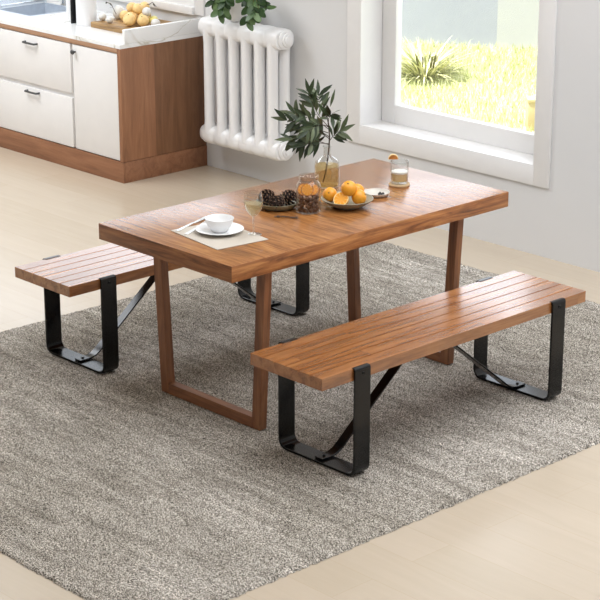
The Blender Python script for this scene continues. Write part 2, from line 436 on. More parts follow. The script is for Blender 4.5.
# outside: lawn, garden wall, reeds, post
GZ = -.3
struct(obj('lawn_ground', B(-16, 8, WY + WT + .02, 16, GZ - .1, GZ), M['lawn'], angle=0))
ga, gb = Vector((-6.284, 7.05, 0)), Vector((-5.49, 7.52, 0)); dv = (gb - ga).normalized()
rnd = random.Random(3)
bm = bmesh.new()
for i in range(26000):
    x, y = rnd.uniform(-6.6, -2.2), rnd.uniform(4.6, 8.2)
    if (Vector((x, y, 0)) - ga).dot(Vector((-dv.y, dv.x, 0))) > -.06 or (x + 4.98) ** 2 + (y - 6.05) ** 2 < .04 or (x + 3.19) ** 2 + (y - 5.3) ** 2 < .012: continue
    h = rnd.uniform(.03, .075); a = rnd.uniform(0, 2 * pi); w = .006
    dx, dy = cos(a) * w, sin(a) * w; lx, ly = rnd.uniform(-.03, .03), rnd.uniform(-.03, .03)
    bm.faces.new([bm.verts.new(p) for p in ((x - dx, y - dy, GZ), (x + dx, y + dy, GZ), (x + lx, y + ly, GZ + h))])
g = obj('lawn_grass', bm, M['grass_blade'], angle=0)
tag(g, 'sunlit yellow-green lawn grass outside the big window', 'grass', kind='stuff')
def gwall(name, s0, s1, mat, th):
    nv = Vector((-dv.y, dv.x, 0)); p, q = ga + dv * s0, ga + dv * s1
    bm = bmesh.new()
    prism(bm, [(p.x, p.y), (q.x, q.y), (q.x + nv.x * th, q.y + nv.y * th), (p.x + nv.x * th, p.y + nv.y * th)], GZ, .75, 'z')
    return struct(obj(name, bm, mat, angle=0))
LS = (gb - ga).length
gwall('garden_wall', -4, LS, M['garden_wall'], .2)
gwall('garden_wall', LS, LS + 6, M['garden_wall_pale'], .17)
rd = thing('reed_clump', 'pale feathery reed clump on the lawn behind the window\'s left side', 'plant', (-4.98, 6.05, GZ))
bm = bmesh.new(); bs = bmesh.new()
for i in range(300):
    a = rnd.uniform(0, 2 * pi); r = rnd.uniform(0, .14); el = rnd.uniform(.5, 1.3)
    d = Vector((cos(a) * cos(el), sin(a) * cos(el), sin(el)))
    leaf(bm, Vector((cos(a) * r, sin(a) * r, 0)), d, Vector((-d.z * cos(a), -d.z * sin(a), cos(el))), rnd.uniform(.2, .42), .014, .55)
obj('foliage', bm, M['reed_leaf'], rd)
for i in range(12):
    a = rnd.uniform(0, 2 * pi); tube(bs, [(0.05 * cos(a), .05 * sin(a), 0), (.09 * cos(a), .09 * sin(a), .2)], .004, 6)
obj('stem', bs, M['stem'], rd)
po = thing('garden_post', 'short square beige post on the lawn at the window\'s right edge', 'post', (-3.19, 5.30, GZ), YAW)
obj('shaft', B(-.06, .06, -.06, .06, 0, .21, bev=.006), M['sandstone'], po)
obj('cap', B(-.066, .066, -.066, .066, .21, .235, bev=.006), M['sandstone'], po)

# ------------------------------------------------------------------ rug
RZ = .012
rx0, rx1, ry0, ry1 = -1.40, 1.288, -1.925, 1.70
def rug():
    st = .0095; nx, ny = int((rx1 - rx0) / st), int((ry1 - ry0) / st)
    rr = random.Random(8); vs = []; fs = []
    for j in range(ny + 1):
        for i in range(nx + 1):
            e = min(i, j, nx - i, ny - j)
            z = .001 if e == 0 else RZ - .0005 - rr.random() * .0045 - (.002 if e == 1 else 0)
            jx, jy = (rr.uniform(-.006, .006), rr.uniform(-.006, .006)) if e < 2 else (rr.uniform(-.002, .002),) * 2
            vs.append((rx0 + (rx1 - rx0) * i / nx + jx, ry0 + (ry1 - ry0) * j / ny + jy, z))
    k = nx + 1
    for j in range(ny):
        for i in range(nx): fs.append((j * k + i, j * k + i + 1, (j + 1) * k + i + 1, (j + 1) * k + i))
    me = bpy.data.meshes.new('rug'); me.from_pydata(vs, [], fs); me.materials.append(M['rug']); me.shade_smooth()
    return me
tag(link('rug', rug()), 'large woven grey-brown rug under the dining table and benches', 'rug')

# ------------------------------------------------------------------ dining table
TZ, TT = .76, .066
tb = thing('dining_table', 'brown wooden dining table with thick top and sled legs', 'table', (0, 0, RZ))
top_z = TZ - RZ
o = obj('tabletop', B(-.403, .403, -.784, .784, top_z - TT, top_z, bev=.0025), [M['table_top'], M['table_edge'], M['table_end']], tb)
for p in o.data.polygons: p.material_index = 1 if abs(p.normal.x) > .8 else 2 if abs(p.normal.y) > .8 else 0
LT = top_z - TT
def leg_frame(y0, y1):
    w, rh = .048, .046
    xo = lambda z: .304 + (.343 - .304) * z / LT
    for s in (-1, 1):
        bm = bmesh.new()
        prism(bm, [(s * xo(0), 0), (s * xo(LT), LT), (s * (xo(LT) - w), LT), (s * (xo(0) - w), 0)], y0, y1)
        bmesh.ops.bevel(bm, geom=bm.edges[:], offset=.0018, segments=1, affect='EDGES')
        obj('leg', bm, M['leg_wood'], tb)
    bm = bmesh.new(); i0, i1 = xo(0) - w + .0003, xo(rh) - w + .0003
    prism(bm, [(-i0, .0005), (i0, .0005), (i1, rh), (-i1, rh)], y0 + .0006, y1 - .0006)
    obj('foot_rail', bm, M['rail_wood'], tb)
leg_frame(-.5614, -.523); leg_frame(.535, .573)

# ------------------------------------------------------------------ benches
def make_bench(label, loc):
    r = thing('bench', label, 'bench', loc, 0, 'slatted benches beside the table')
    hw, h, t = .193, .4424 - RZ, .046
    n = 6; prof = [(-hw, h - t), (hw, h - t), (hw, h)]
    wv = 2 * hw / n
    for i in range(n - 1, 0, -1):
        c = -hw + wv * i; prof += [(c + .0030, h), (c + .0016, h - .006), (c - .0016, h - .006), (c - .0030, h)]
    prof += [(-hw, h)]
    obj('seat', prism(bmesh.new(), prof, -.7515, .7515), M['bench_wood'], r, angle=20)
    th = .010; ox = hw + th / 2 + .0015
    xl = -ox - .008; tz = h - .003
    path = [(xl + .022, tz), (xl, tz), (xl, th / 2), (ox, th / 2), (ox, tz), (ox - .016, tz)]
    def rounded():
        lo = fillet(path[1:5], .042, 8)
        return [Vector(path[0])] + fillet([path[0], path[1], path[2]], .006, 3)[1:-1] + lo[1:-1] + fillet([path[3], path[4], path[5]], .006, 3)[1:-1] + [Vector(path[5])]
    for s, y0 in ((-1, -.594), (1, .530)):
        fr = obj('leg_frame', strap(bmesh.new(), rounded(), th, y0, y0 + .08, 'xz', .0012), M['black'], r)
        for sx in (-1, 1):
            bm = bmesh.new(); lathe(bm, [(0, .0035), (.0045, .003), (.006, 0), (0, 0)], 12, Matrix.Translation(((ox if sx > 0 else xl) + sx * th / 2, y0 + .04, h - .022)) @ Matrix.Rotation(sx * pi / 2, 4, 'Y'))
            obj('bolt', bm, M['bolt'], fr)
        # brace: lies flat on the bottom bar, bends and climbs to the middle of the seat
        yc = y0 + .04; q = -s
        pb = [(yc - q * .028, th * 1.5), (yc + q * .055, th * 1.5), (q * -.045, h - t - .0035), (q * -.005, h - t - .0035)]
        p2 = fillet(pb, .11, 10)
        br = obj('brace', strap(bmesh.new(), p2, .007, -.021, .021, 'yz', .001), M['black'], r)
        bm = bmesh.new(); lathe(bm, [(0, .0045), (.005, .004), (.0065, 0), (0, 0)], 12, Matrix.Translation((0, yc, th * 2)))
        obj('bolt', bm, M['bolt'], br)
    return r
b1 = make_bench('brown slatted bench with black strap legs on the table\'s near right side', (.688, -.0255, RZ))
dup(b1, (-.810, -.0315, RZ), 'brown slatted bench on the table\'s far left side, partly hidden behind it')

# ------------------------------------------------------------------ kitchen run
KX, KY, KB = -3.117, 1.464, WY - .002
CX0 = -5.4
un = thing('drawer_cabinet', 'white kitchen base unit with two wide drawers, left of the narrow door unit', 'cabinet', (0, 0, 0))
bm = bmesh.new()   # an open-topped box, so that the sink hangs free inside
for a in ((CX0, -3.581, KY + .022, KY + .032, .126, .766), (CX0, -3.581, KB - .012, KB, .126, .766), (CX0, CX0 + .016, KY + .032, KB - .012, .126, .766),
          (-3.597, -3.581, KY + .032, KB - .012, .126, .766), (CX0 + .016, -3.597, KY + .032, KB - .012, .126, .142)): box(bm, *a)
obj('carcass', bm, M['cab_white'], un)
for z0, z1, hz in ((.464, .7625, .716), (.131, .434, .413)):
    d = obj('drawer', B(-4.55, -3.601, KY + .002, KY + .022, z0, z1, bev=.002), M['cab_white'], un)
    bm = bmesh.new()
    pth = fillet([(-4.05, 0), (-4.05, -.026), (-3.93, -.026), (-3.93, 0)], .012, 5)
    tube(bm, [(p.x, KY + .002 + p.y, hz) for p in pth], .0065, 10)
    obj('handle', bm, M['handle'], d)
d = obj('drawer', B(-5.38, -4.556, KY + .002, KY + .022, .131, .7625, bev=.002), M['cab_white'], un)
dn = thing('door_cabinet', 'narrow white kitchen base unit with single door and knob', 'cabinet', (0, 0, 0))
obj('carcass', B(-3.580, -3.149, KY + .022, KB, .126, .766), M['cab_white'], dn)
d = obj('door', B(-3.577, -3.1495, KY + .002, KY + .022, .131, .7625, bev=.002), M['cab_white'], dn)
bm = bmesh.new(); lathe(bm, [(0, .032), (.011, .03), (.0155, .024), (.013, .017), (.006, .013), (.006, 0), (0, 0)], 18, Matrix.Translation((-3.548, KY + .002, .722)) @ Matrix.Rotation(pi / 2, 4, 'X'))
obj('knob', bm, M['handle'], d)
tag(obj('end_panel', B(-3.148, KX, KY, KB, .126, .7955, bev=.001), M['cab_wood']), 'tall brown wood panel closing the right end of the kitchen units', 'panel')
pl = thing('plinth', 'brown wood plinth running along the floor under the kitchen units', 'plinth')
obj('front_board', B(CX0, KX + .003, KY - .003, KY + .015, 0, .1245, bev=.001), M['plinth_wood'], pl)
obj('side_board', B(KX - .015, KX + .003, KY + .016, KB, 0, .1245, bev=.001), M['plinth_wood'], pl)
tag(obj('worktop_rail', B(CX0, -3.1485, KY, KY + .02, .768, .7955, bev=.001), M['rail_strip']), 'thin brown wood strip between white cabinet fronts and marble worktop', 'trim')
ct = thing('worktop', 'white marble worktop with raised marble end upstand', 'worktop')
bm = bmesh.new()
SX0, SX1, SY0, SY1 = -4.62, -4.265, 1.655, 2.03       # sink cut-out
z0, z1 = .796, .82
for a in ((CX0, SX0, KY - .002, KB), (SX1, KX + .001, KY - .002, KB), (SX0, SX1, KY - .002, SY0), (SX0, SX1, SY1, KB)):
    box(bm, a[0], a[1], a[2], a[3], z0, z1)
bmesh.ops.remove_doubles(bm, verts=bm.verts[:], dist=1e-5)
obj('slab', bm, M['marble'], ct, angle=20)
obj('upstand', B(KX - .022, KX + .001, 1.50, KB, .8203, .902, bev=.0015), M['marble'], ct)

sk = thing('sink', 'stainless steel sink basin let into the marble worktop', 'sink')
bm = bmesh.new()
w = .0015
for a in ((SX0 + .002, SX1 - .002, SY0 + .002, SY1 - .002, .682, .684), (SX0 + .002, SX0 + .004, SY0 + .002, SY1 - .002, .684, .8205), (SX1 - .004, SX1 - .002, SY0 + .002, SY1 - .002, .684, .8205),
          (SX0 + .004, SX1 - .004, SY0 + .002, SY0 + .004, .684, .8205), (SX0 + .004, SX1 - .004, SY1 - .004, SY1 - .002, .684, .8205)): box(bm, *a)
obj('basin', bm, M['steel'], sk, angle=20)
bm = bmesh.new()
for a in ((SX0 - .012, SX0 + .004, SY0 - .012, SY1 + .012), (SX1 - .004, SX1 + .012, SY0 - .012, SY1 + .012), (SX0 + .004, SX1 - .004, SY0 - .012, SY0 + .004), (SX0 + .004, SX1 - .004, SY1 - .004, SY1 + .012)):
    box(bm, *a, .8203, .8225)
obj('rim', bm, M['steel'], sk, angle=20)
obj('drain', L([(0, .003), (.02, .003), (.03, .001), (.03, 0), (0, 0)], 20), M['chrome'], sk, ((SX0 + SX1) / 2, (SY0 + SY1) / 2, .684))

fc = thing('faucet', 'chrome gooseneck faucet standing behind the sink', 'faucet', (-4.46, 2.066, .82))
obj('base', L([(0, 0), (.022, 0), (.022, .006), (.014, .014), (.0125, .05), (0, .05)], 20), M['chrome'], fc)
bm = bmesh.new(); a0 = [(0, 0, .05), (0, 0, .28)] + [(0.03 * (1 - cos(a)) * 1.2, -.07 * (1 - cos(a)), .28 + .07 * sin(a)) for a in [pi * i / 10 for i in range(1, 11)]] + [(.072, -.14, .12)]
tube(bm, a0, .0105, 12); obj('spout', bm, M['chrome'], fc)
obj('lever', B(-.006, .006, -.05, 0, .05, .06, bev=.002), M['chrome'], fc)

dr = thing('dish_rack', 'wire dish rack standing on the worktop left of the sink', 'rack', (-4.86, 1.88, .82))
bm = bmesh.new()
for z in (.008, .07):
    p = fillet([(-.2, 0), (-.2, -.18), (.2, -.18), (.2, .18), (-.2, .18), (-.2, 0)], .02, 4)
    tube(bm, [(q.x, q.y, z + .004) for q in p], .004, 8)
obj('frame', bm, M['chrome'], dr)
bm = bmesh.new()
for i in range(17):
    x = -.184 + .023 * i; tube(bm, [(x, -.18, .074), (x, -.178, .012), (x, .178, .012), (x, .18, .074)], .0022, 6)
obj('wires', bm, M['chrome'], dr)
obj('drip_tray', B(-.21, .21, -.19, .19, .0, .006, bev=.002), M['steel'], dr)

def canister(label, loc, r, h):
    c = thing('canister', label, 'canister', loc, 0, 'white canisters on the worktop')
    obj('body', L([(0, .001), (r - .004, 0), (r, .004), (r, h), (r - .002, h + .001), (0, h + .001)], 40), M['ceramic'], c)
    obj('lid', L([(0, h + .0015), (r + .001, h + .0015), (r + .001, h + .02), (r - .006, h + .026), (.012, h + .027), (.01, h + .04), (0, h + .042)], 40), M['ceramic'], c)
    return c
canister('large white canister beside the chopping board', (-3.785, 1.735, .8205), .063, .27)
canister('slimmer white canister between sink and dark upright panel', (-3.955, 1.765, .8205), .045, .27)
tag(obj('tray', B(-.004, .004, -.09, .09, 0, .30, bev=.002), M['black'], None, (-3.875, 1.775, .8205)), 'thin dark tray standing upright between the two white canisters', 'tray')

cb = thing('chopping_board', 'thick wooden chopping board piled with fruit by the marble upstand', 'board', (0, 0, .8205))
obj('slab', B(-3.70, -3.17, 1.70, 2.06, 0, .033, bev=.004), M['board_wood'], cb)
def orange_mesh(r, mat, name, label, cat, loc, group, rot=(0, 0, 0), sc=(1, 1, .94)):
    o = thing(name, label, cat, loc, 0, group); o.rotation_euler = rot
    bm = uv(bmesh.new(), r, sc=sc)
    for v in bm.verts:
        k = (v.co.x ** 2 + v.co.y ** 2) ** .5
        if v.co.z > 0 and k < r * .35: v.co.z -= r * .10 * (1 - k / (r * .35))
    obj('peel', bm, mat, o)
    bm = bmesh.new(); lathe(bm, [(0, .003), (r * .09, .002), (r * .12, -.002), (0, -.003)], 8, Matrix.Translation((0, 0, r * sc[2] * .91)))
    obj('stem_end', bm, M['stem'], o)
    return o
BT = .8205 + .033
def cpt(x, y, z): return tuple(at(x, y, 2, z))
GF = 'pale oranges on the chopping board'
def rest(p, q, w, r):
    """centre of a ball of radius r lying in the hollow of three balls (x, y, z, radius)"""
    P = [Vector(v[:3]) for v in (p, q, w)]; D = [v[3] + r + .0005 for v in (p, q, w)]
    c = (P[0] + P[1] + P[2]) / 3 + Vector((0, 0, .05))
    for k in range(400):
        for a, d in zip(P, D):
            v = c - a; c += v.normalized() * (d - v.length) * .5
    return tuple(c)
def on_board(x, y, r): return (x, y, BT + r, r)
fA, fB, fC, fD = on_board(-3.411, 1.770, .040), on_board(-3.348, 1.823, .036), on_board(-3.478, 1.835, .036), on_board(-3.420, 1.888, .035)
fE, fF, fG, fH = on_board(-3.503, 1.917, .035), on_board(-3.595, 1.940, .034), on_board(-3.562, 1.855, .034), on_board(-3.535, 1.995, .034)
fL = on_board(-3.348, 1.903, .030)
f0 = orange_mesh(.040, M['orange_pale'], 'orange', 'large pale orange at the front middle of the chopping board', 'orange', fA[:3], GF, (.3, .2, 0))
for q, lab, rot in ((fB, 'pale orange right of the large front one on the board', (.5, -.3, 1)), (fC, 'pale orange on the board, left of and behind the large front one', (.2, .9, 2)),
                    (fD, 'pale orange low in the middle of the pile, behind the two front ones', (.7, .3, 4)), (fE, 'pale orange low in the back of the fruit pile under the topmost', (.1, .6, 5)),
                    (fG, 'pale orange on the board beside the large white egg', (.8, -.2, 3)), (fF, 'pale orange low at back left, behind the large white egg', (.3, .2, 1)), (fH, 'pale orange at the very back of the chopping board', (.4, .1, 2))):
    dup(f0, q[:3], lab, rot, q[3] / .04)
rT, rU = rest(fC, fD, fE, .034), rest(fE, fF, fG, .034)
dup(f0, rT, 'pale orange on top of the fruit pile, above the large one', (.2, -.4, 3), .85)
dup(f0, rU, 'pale orange at upper left of the fruit pile', (-.3, .4, 2), .85)
dup(f0, rest(fE, fH, rT + (.034,), .034), 'pale orange topmost at the back of the pile, cut by the frame', (.2, .5, 4), .85)
def egg(label, loc, r, rot=(0, 0, 0), first=[]):
    if first: return dup(first[0], loc, label, rot, r / .03)
    bm = uv(bmesh.new(), .03)
    for v in bm.verts: v.co.z *= 1.22 if v.co.z > 0 else 1.02
    o = obj('egg', bm, M['egg'], None, loc); o.rotation_euler = rot; tag(o, label, 'egg', 'white eggs on the chopping board'); o.scale = (r / .03,) * 3; first.append(o); return o
egg('small white egg at the far left end of the chopping board', (-3.680, 1.776, BT + .0245), .024, (1.5, 0, .5))
egg('small white egg, second from the left on the board', (-3.580, 1.751, BT + .0225), .022, (1.5, 0, 2))
egg('large white egg left of the pale oranges', (-3.652, 1.880, BT + .0385), .038, (.1, .05, 0))
egg('white egg at upper right of the fruit pile', rest(fD, fB, fL, .033), .028, (1.4, 0, 1))
egg('small white egg at the right end behind the upstand', (-3.283, 1.862, BT + .0255), .025, (1.5, 0, 2.4))
o = thing('lemon', 'pale yellow lemon at right of the fruit pile', 'lemon', (-3.348, 1.903, BT + .0285)); o.rotation_euler = (1.57, 0, .8)
obj('peel', L([(0, -.042), (.007, -.039), (.018, -.03), (.027, -.012), (.028, .008), (.02, .027), (.008, .037), (.005, .042), (0, .044)], 24), M['lemon'], o)
obj('stem_end', L([(0, -.046), (.004, -.044), (.004, -.04), (0, -.039)], 8), M['stem'], o)
for k, (a, b, lab) in enumerate((((106, 2), (116, 9), 'dark leafy twig leaning out at left of the fruit pile'), ((148, 5), (157, 3), 'dark leafy twig sticking out at right of the fruit pile'))):
    p, q = Vector(cpt(*a, BT + .11 + .0 * k)), Vector(cpt(*b, BT + .085))
    tw = thing('twig', lab, 'twig', tuple(q))
    bm = bmesh.new(); tube(bm, [(0, 0, -.03), (p - q) * .5 + Vector((0, 0, .01)), p - q], .002, 6); obj('stalk', bm, M['bark'], tw)
    bm = bmesh.new()
    for i in range(5):
        c = (p - q) * (.3 + .17 * i); leaf(bm, c, Vector((rnd.uniform(-1, 1), rnd.uniform(-1, 1), rnd.uniform(-.3, .5))), Vector((0, 0, 1)), .026, .009)
    obj('leaves', bm, M['twig_leaf'], tw)

# ------------------------------------------------------------------ radiator
ra = thing('radiator', 'white column radiator hung on the wall between kitchen units and window', 'radiator', (0, 0, 0))
RYF, RYB, RY, RT_, RB_ = 1.955, 2.045, 2.0, .891, .252
secs = [-2.906 + .1106 * i for i in range(6)]
def header(zc):
    bm = bmesh.new(); prof = []
    rows = [(-2.992, .30), (-2.99, .62), (-2.978, .82)]
    for x in secs: rows += [(x - .05, .90), (x - .036, .985), (x - .018, 1.0), (x + .018, 1.0), (x + .036, .985), (x + .05, .90), (x + .0552, .885)]
    rows[-1] = (secs[-1] + .052, .88)
    n = 32; rings = []
    for x, k in rows:
        ring = []
        for i in range(n):
            a = 2 * pi * i / n; cy, cz = cos(a), sin(a)
            hy, hz = .078 * k, .060 * k
            e = .75
            yy = math.copysign(abs(cy) ** e, cy) * hy; zz = math.copysign(abs(cz) ** e, cz) * hz
            ring.append(bm.verts.new((x, RY + yy, zc + zz)))
        rings.append(ring)
    for a, b in zip(rings, rings[1:]):
        for i in range(n): bm.faces.new((a[i], a[(i + 1) % n], b[(i + 1) % n], b[i]))
    bm.faces.new(rings[0]); bm.faces.new(rings[-1])
    return bm
obj('top_header', header(RT_), M['radiator'], ra); obj('bottom_header', header(RB_), M['radiator'], ra)
for x in secs:
    for y in (RYF, RYB):
        bm = bmesh.new()
        lathe(bm, [(.036, RB_ + .01), (.034, RB_ + .05), (.031, RB_ + .09), (.031, RT_ - .09), (.034, RT_ - .05), (.036, RT_ - .01)], 20, Matrix.Translation((x, y, 0)))
        obj('column', bm, M['radiator'], ra)
for zc in (RT_, RB_):
    cap = bmesh.new(); lathe(cap, [(.056, 0), (.056, .010), (.050, .016), (.040, .017), (.038, .026), (.028, .028), (.026, .036), (.012, .040), (0, .040)], 32, Matrix.Translation((secs[-1] + .05, RY + .002, zc)) @ Matrix.Rotation(pi / 2, 4, 'Y'))
    obj('end_cap', cap, M['radiator'], ra)
for x in (secs[1] + .055, secs[4] + .055):
    obj('wall_bracket', B(x - .012, x + .012, RY + .03, WY - .001, RB_ + .04, RB_ + .075), M['radiator'], ra)
    obj('wall_bracket', B(x - .012, x + .012, RY + .03, WY - .001, RT_ - .09, RT_ - .055), M['radiator'], ra)

# trailing plant on the radiator
PB = Vector((-2.70, 1.998, RT_ + .060))
tp = thing('potted_plant', 'trailing green plant in a white pot on top of the radiator', 'plant', tuple(PB))
pr, ph = .068, .125
obj('pot', L([(0, 0), (.045, 0), (.05, .004), (pr - .004, ph * .5), (pr, ph), (pr - .006, ph), (pr - .01, ph * .55), (.04, .012), (0, .012)], 40), M['ceramic'], tp)
obj('soil', L([(0, ph - .018), (pr - .0105, ph - .02), (pr - .02, ph - .03), (0, ph - .03)], 24), M['soil'], tp)
rnd = random.Random(12)
lf = bmesh.new(); stb = bmesh.new()
def rel(px, py, y): return at(px, py, 1, y) - PB
strands = [[(238, -14, 1.99), (224, -14, 1.94), (217, -6, 1.90), (213, 3, 1.885)], [(238, -14, 1.99), (230, -16, 1.93), (224, -2, 1.88), (224, 12, 1.868)], [(236, -14, 1.99), (228, -12, 1.92), (220, 2, 1.878), (219, 14, 1.87)],
           [(240, -14, 1.99), (250, -14, 1.92), (250, 0, 1.87), (247, 22, 1.86)], [(240, -14, 1.99), (253, -12, 1.92), (255, 2, 1.875), (254, 17, 1.86)],
           [(242, -14, 1.99), (254, -10, 1.96), (260, 2, 1.93), (266, 8, 1.92)], [(240, -14, 1.99), (250, -16, 1.93), (257, -4, 1.90), (259, 12, 1.885)], [(240, -14, 1.99), (246, -16, 1.92), (246, -8, 1.88), (243, -2, 1.86)],
           [(240, -14, 1.99), (234, -20, 1.92), (226, -12, 1.88), (227, -2, 1.86)]]
def bez(P, n):
    out = []
    for i in range(n + 1):
        t = i / n; out.append((1 - t) ** 3 * P[0] + 3 * t * (1 - t) ** 2 * P[1] + 3 * t * t * (1 - t) * P[2] + t ** 3 * P[3])
    return out
VIEW = Vector((.727, -.687, .2)).normalized()
for si, s in enumerate(strands):
    P = bez([rel(*p) for p in s], 12); tube(stb, P, .002, 6)
    for i in range(3, 13):
        for q in range(2 if i % 2 else 1):
            t = (P[min(i + 1, 12)] - P[i - 1]).normalized()
            side = t.cross(VIEW).normalized() * (1 if (i + q) % 2 else -1)
            d = t * .6 + side * rnd.uniform(.5, 1) + VIEW * rnd.uniform(-.15, .45) + Vector((0, 0, -.25))
            nr = VIEW + Vector((rnd.uniform(-.6, .6), rnd.uniform(-.6, .6), rnd.uniform(-.1, .8)))
            ln = rnd.uniform(.046, .066)
            leaf(lf, P[i], d, nr, ln, ln * (.36 if si == 5 else rnd.uniform(.56, .7)), .12, .18, True)
obj('stems', stb, M['stem'], tp); obj('foliage', lf, M['round_leaf'], tp)

# ------------------------------------------------------------------ things on the table
E0 = TZ + .0004
pm = bmesh.new(); cx, cy = .055, -.535
prism(pm, [(-.087, -.652), (.246, -.697), (.209, -.440), (-.125, -.405)], E0, E0 + .0025, 'z')
# a neat rectangle rather than the loose outline: length across the table, slight turn
pm.free(); pm = bmesh.new(); box(pm, -.165, .165, -.12, .12, 0, .0025, .0008, 1)
o = obj('placemat', pm, M['linen'], None, (.058, -.545, E0)); o.rotation_euler = (0, 0, radians(-7))
tag(o, 'beige linen placemat at the near end of the table', 'placemat')
PZ = E0 + .0026
pl_ = tag(obj('plate', L([(0, 0), (.05, 0), (.056, .003), (.07, .008), (.094, .015), (.0955, .017), (.094, .018), (.068, .0115), (.055, .007), (0, .006)], 56), M['ceramic'], None, (.036, -.523, PZ)), 'round white plate on the placemat', 'plate')
bw = [(0, 0), (.03, 0), (.033, .003), (.034, .006), (.046, .02), (.054, .038), (.0575, .052), (.056, .053), (.0535, .05), (.05, .037), (.042, .02), (.03, .010), (0, .008)]
tag(obj('bowl', L(bw, 56), M['ceramic'], None, (.034, -.522, PZ + .0065)), 'small white bowl standing on the white plate', 'bowl')

def cutlery(kind, label, p, q):
    p, q = Vector(p), Vector(q); d = q - p; ln = d.length
    c = thing(kind, label, kind, tuple(p), math.atan2(d.y, d.x), 'cutlery on the placemat')
    bm = bmesh.new()
    hl = ln * .55
    prism(bm, [(0, -.006), (.006, -.009), (hl * .5, -.007), (hl, -.005), (hl, .005), (hl * .5, .007), (.006, .009), (0, .006)], .0, .0035, 'z')
    obj('handle', bm, M['silver'], c)
    bm = bmesh.new()
    if kind == 'knife':
        prism(bm, [(hl, -.006), (ln * .93, -.013), (ln, -.002), (ln * .98, .006), (hl, .005)], .0004, .0018, 'z'); obj('blade', bm, M['silver'], c)
    else:
        prism(bm, [(hl, -.003), (hl + .02, -.011), (ln - .045, -.011), (ln - .045, .011), (hl + .02, .011), (hl, .003)], .0004, .002, 'z')
        for k in range(4): prism(bm, [(ln - .046, -.011 + .0062 * k), (ln, -.0102 + .0062 * k), (ln, -.0078 + .0062 * k), (ln - .046, -.0072 + .0062 * k)], .0004, .002, 'z')
        obj('tines', bm, M['silver'], c)
    return c
cutlery('knife', 'silver knife lying on the placemat, outermost left of the plate', at(177, 231.5, 2, PZ), at(207, 216.5, 2, PZ))
cutlery('fork', 'silver fork lying on the placemat between knife and plate', at(186, 235, 2, PZ), at(212, 219, 2, PZ))

wg = thing('wine_glass', 'stemmed wine glass of pale white wine at the placemat corner', 'glass', (.146, -.442, E0))
GT = .0012
out = [(0, .0), (.030, 0), (.031, .0012), (.012, .004), (.0042, .01), (.0036, .03), (.0036, .066), (.006, .073), (.017, .083), (.030, .1), (.0375, .12), (.0385, .136), (.0365, .155), (.033, .174)]
obj('foot_and_stem', L(out[:8] + [(0, .0735)], 36), M['stem_glass'], wg)
bp = out[7:]
obj('bowl', L([(0, .0735)] + bp + [(r - GT, z) for r, z in bp[::-1][:-1]] + [(0, .077)], 44), M['glass'], wg)
wn = [(0, .078), (.008, .079), (.0155, .0845), (.028, .1), (.0355, .12), (.036, .128), (0, .128)]
obj('wine', L(wn, 40), M['wine'], wg)

ty = tag(obj('serving_dish', L([(0, 0), (.065, 0), (.07, .003), (.086, .016), (.091, .027), (.089, .028), (.082, .018), (.066, .008), (0, .007)], 56), M['olive_glaze'], None, (-.086, -.10, E0)), 'shallow olive-grey dish holding pinecones', 'dish')
def pinecone(label, loc, rot, s, first=[]):
    if first: return dup(first[0], loc, label, rot, s)
    o = thing('pinecone', label, 'pinecone', loc, 0, 'pinecones in the olive dish')
    bm = bmesh.new(); tips = bmesh.new()
    uv(bm, .0185, sc=(1, 1, 1.15), u=16, v=10)
    for i in range(64):
        t = (i + .5) / 64; z = 1 - 2 * t; a = i * 2.39996; rr = (1 - z * z) ** .5
        n = Vector((rr * cos(a), rr * sin(a), z)); p = Vector((n.x * .019, n.y * .019, n.z * .024))
        d = (n + Vector((0, 0, .55))).normalized()
        s_ = d.cross(Vector((0, 0, 1)));
        s_ = s_.normalized() if s_.length > 1e-4 else Vector((1, 0, 0))
        k = .0050 * (.6 + .5 * rr); ln = .0165; up = s_.cross(d)
        q = [p - s_ * k * .5, p + s_ * k * .5, p + d * ln + s_ * k, p + d * ln - s_ * k]
        a1 = [bm.verts.new(v + up * .0012) for v in q]; b1 = [bm.verts.new(v - up * .0012) for v in q]
        bm.faces.new(a1); bm.faces.new(b1[::-1])
        for j in range(4): bm.faces.new((a1[j], a1[(j + 1) % 4], b1[(j + 1) % 4], b1[j]))
        c = p + d * (ln + .0006)
        tq = [c + s_ * k * .9 + up * .001, c - s_ * k * .9 + up * .001, c - s_ * k * .9 - up * .0016, c + s_ * k * .9 - up * .0016]
        tq2 = [v + d * .0012 for v in tq]
        A, Bq = [tips.verts.new(v) for v in tq], [tips.verts.new(v) for v in tq2]
        tips.faces.new(A); tips.faces.new(Bq[::-1])
        for j in range(4): tips.faces.new((A[j], A[(j + 1) % 4], Bq[(j + 1) % 4], Bq[j]))
    obj('body', bm, M['pine'], o, angle=30); obj('scale_tips', tips, M['pine_tip'], o, angle=0)
    o.rotation_euler = rot; o.scale = (s,) * 3; first.append(o); return o
pz = E0 + .039
pinecone('brown pinecone at the left of the olive dish', tuple(at(267, 197.5, 2, pz)), (1.2, .3, .4), 1.0)
pinecone('brown pinecone at the right of the olive dish', tuple(at(288, 198, 2, pz)), (1.0, -.4, 2.2), 1.0)
pinecone('brown pinecone at the front middle of the dish', tuple(at(277, 203, 2, pz - .004)), (1.5, .2, 3.6), .9)
sg = thing('sprig', 'dry brown sprig lying on the table before dish and jar', 'sprig', tuple(at(285, 217, 2, E0 + .003)), .6)
bm = bmesh.new(); tube(bm, [(-.045, 0, 0), (0, .004, .002), (.05, -.002, 0)], .0014, 6); obj('stalk', bm, M['bark'], sg)
bm = bmesh.new()
for i in range(46):
    x = rnd.uniform(-.045, .055); leaf(bm, Vector((x, 0, .001)), Vector((.5, rnd.choice((-1, 1)), rnd.uniform(0, .3))), Vector((0, 0, 1)), rnd.uniform(.01, .018), .004)
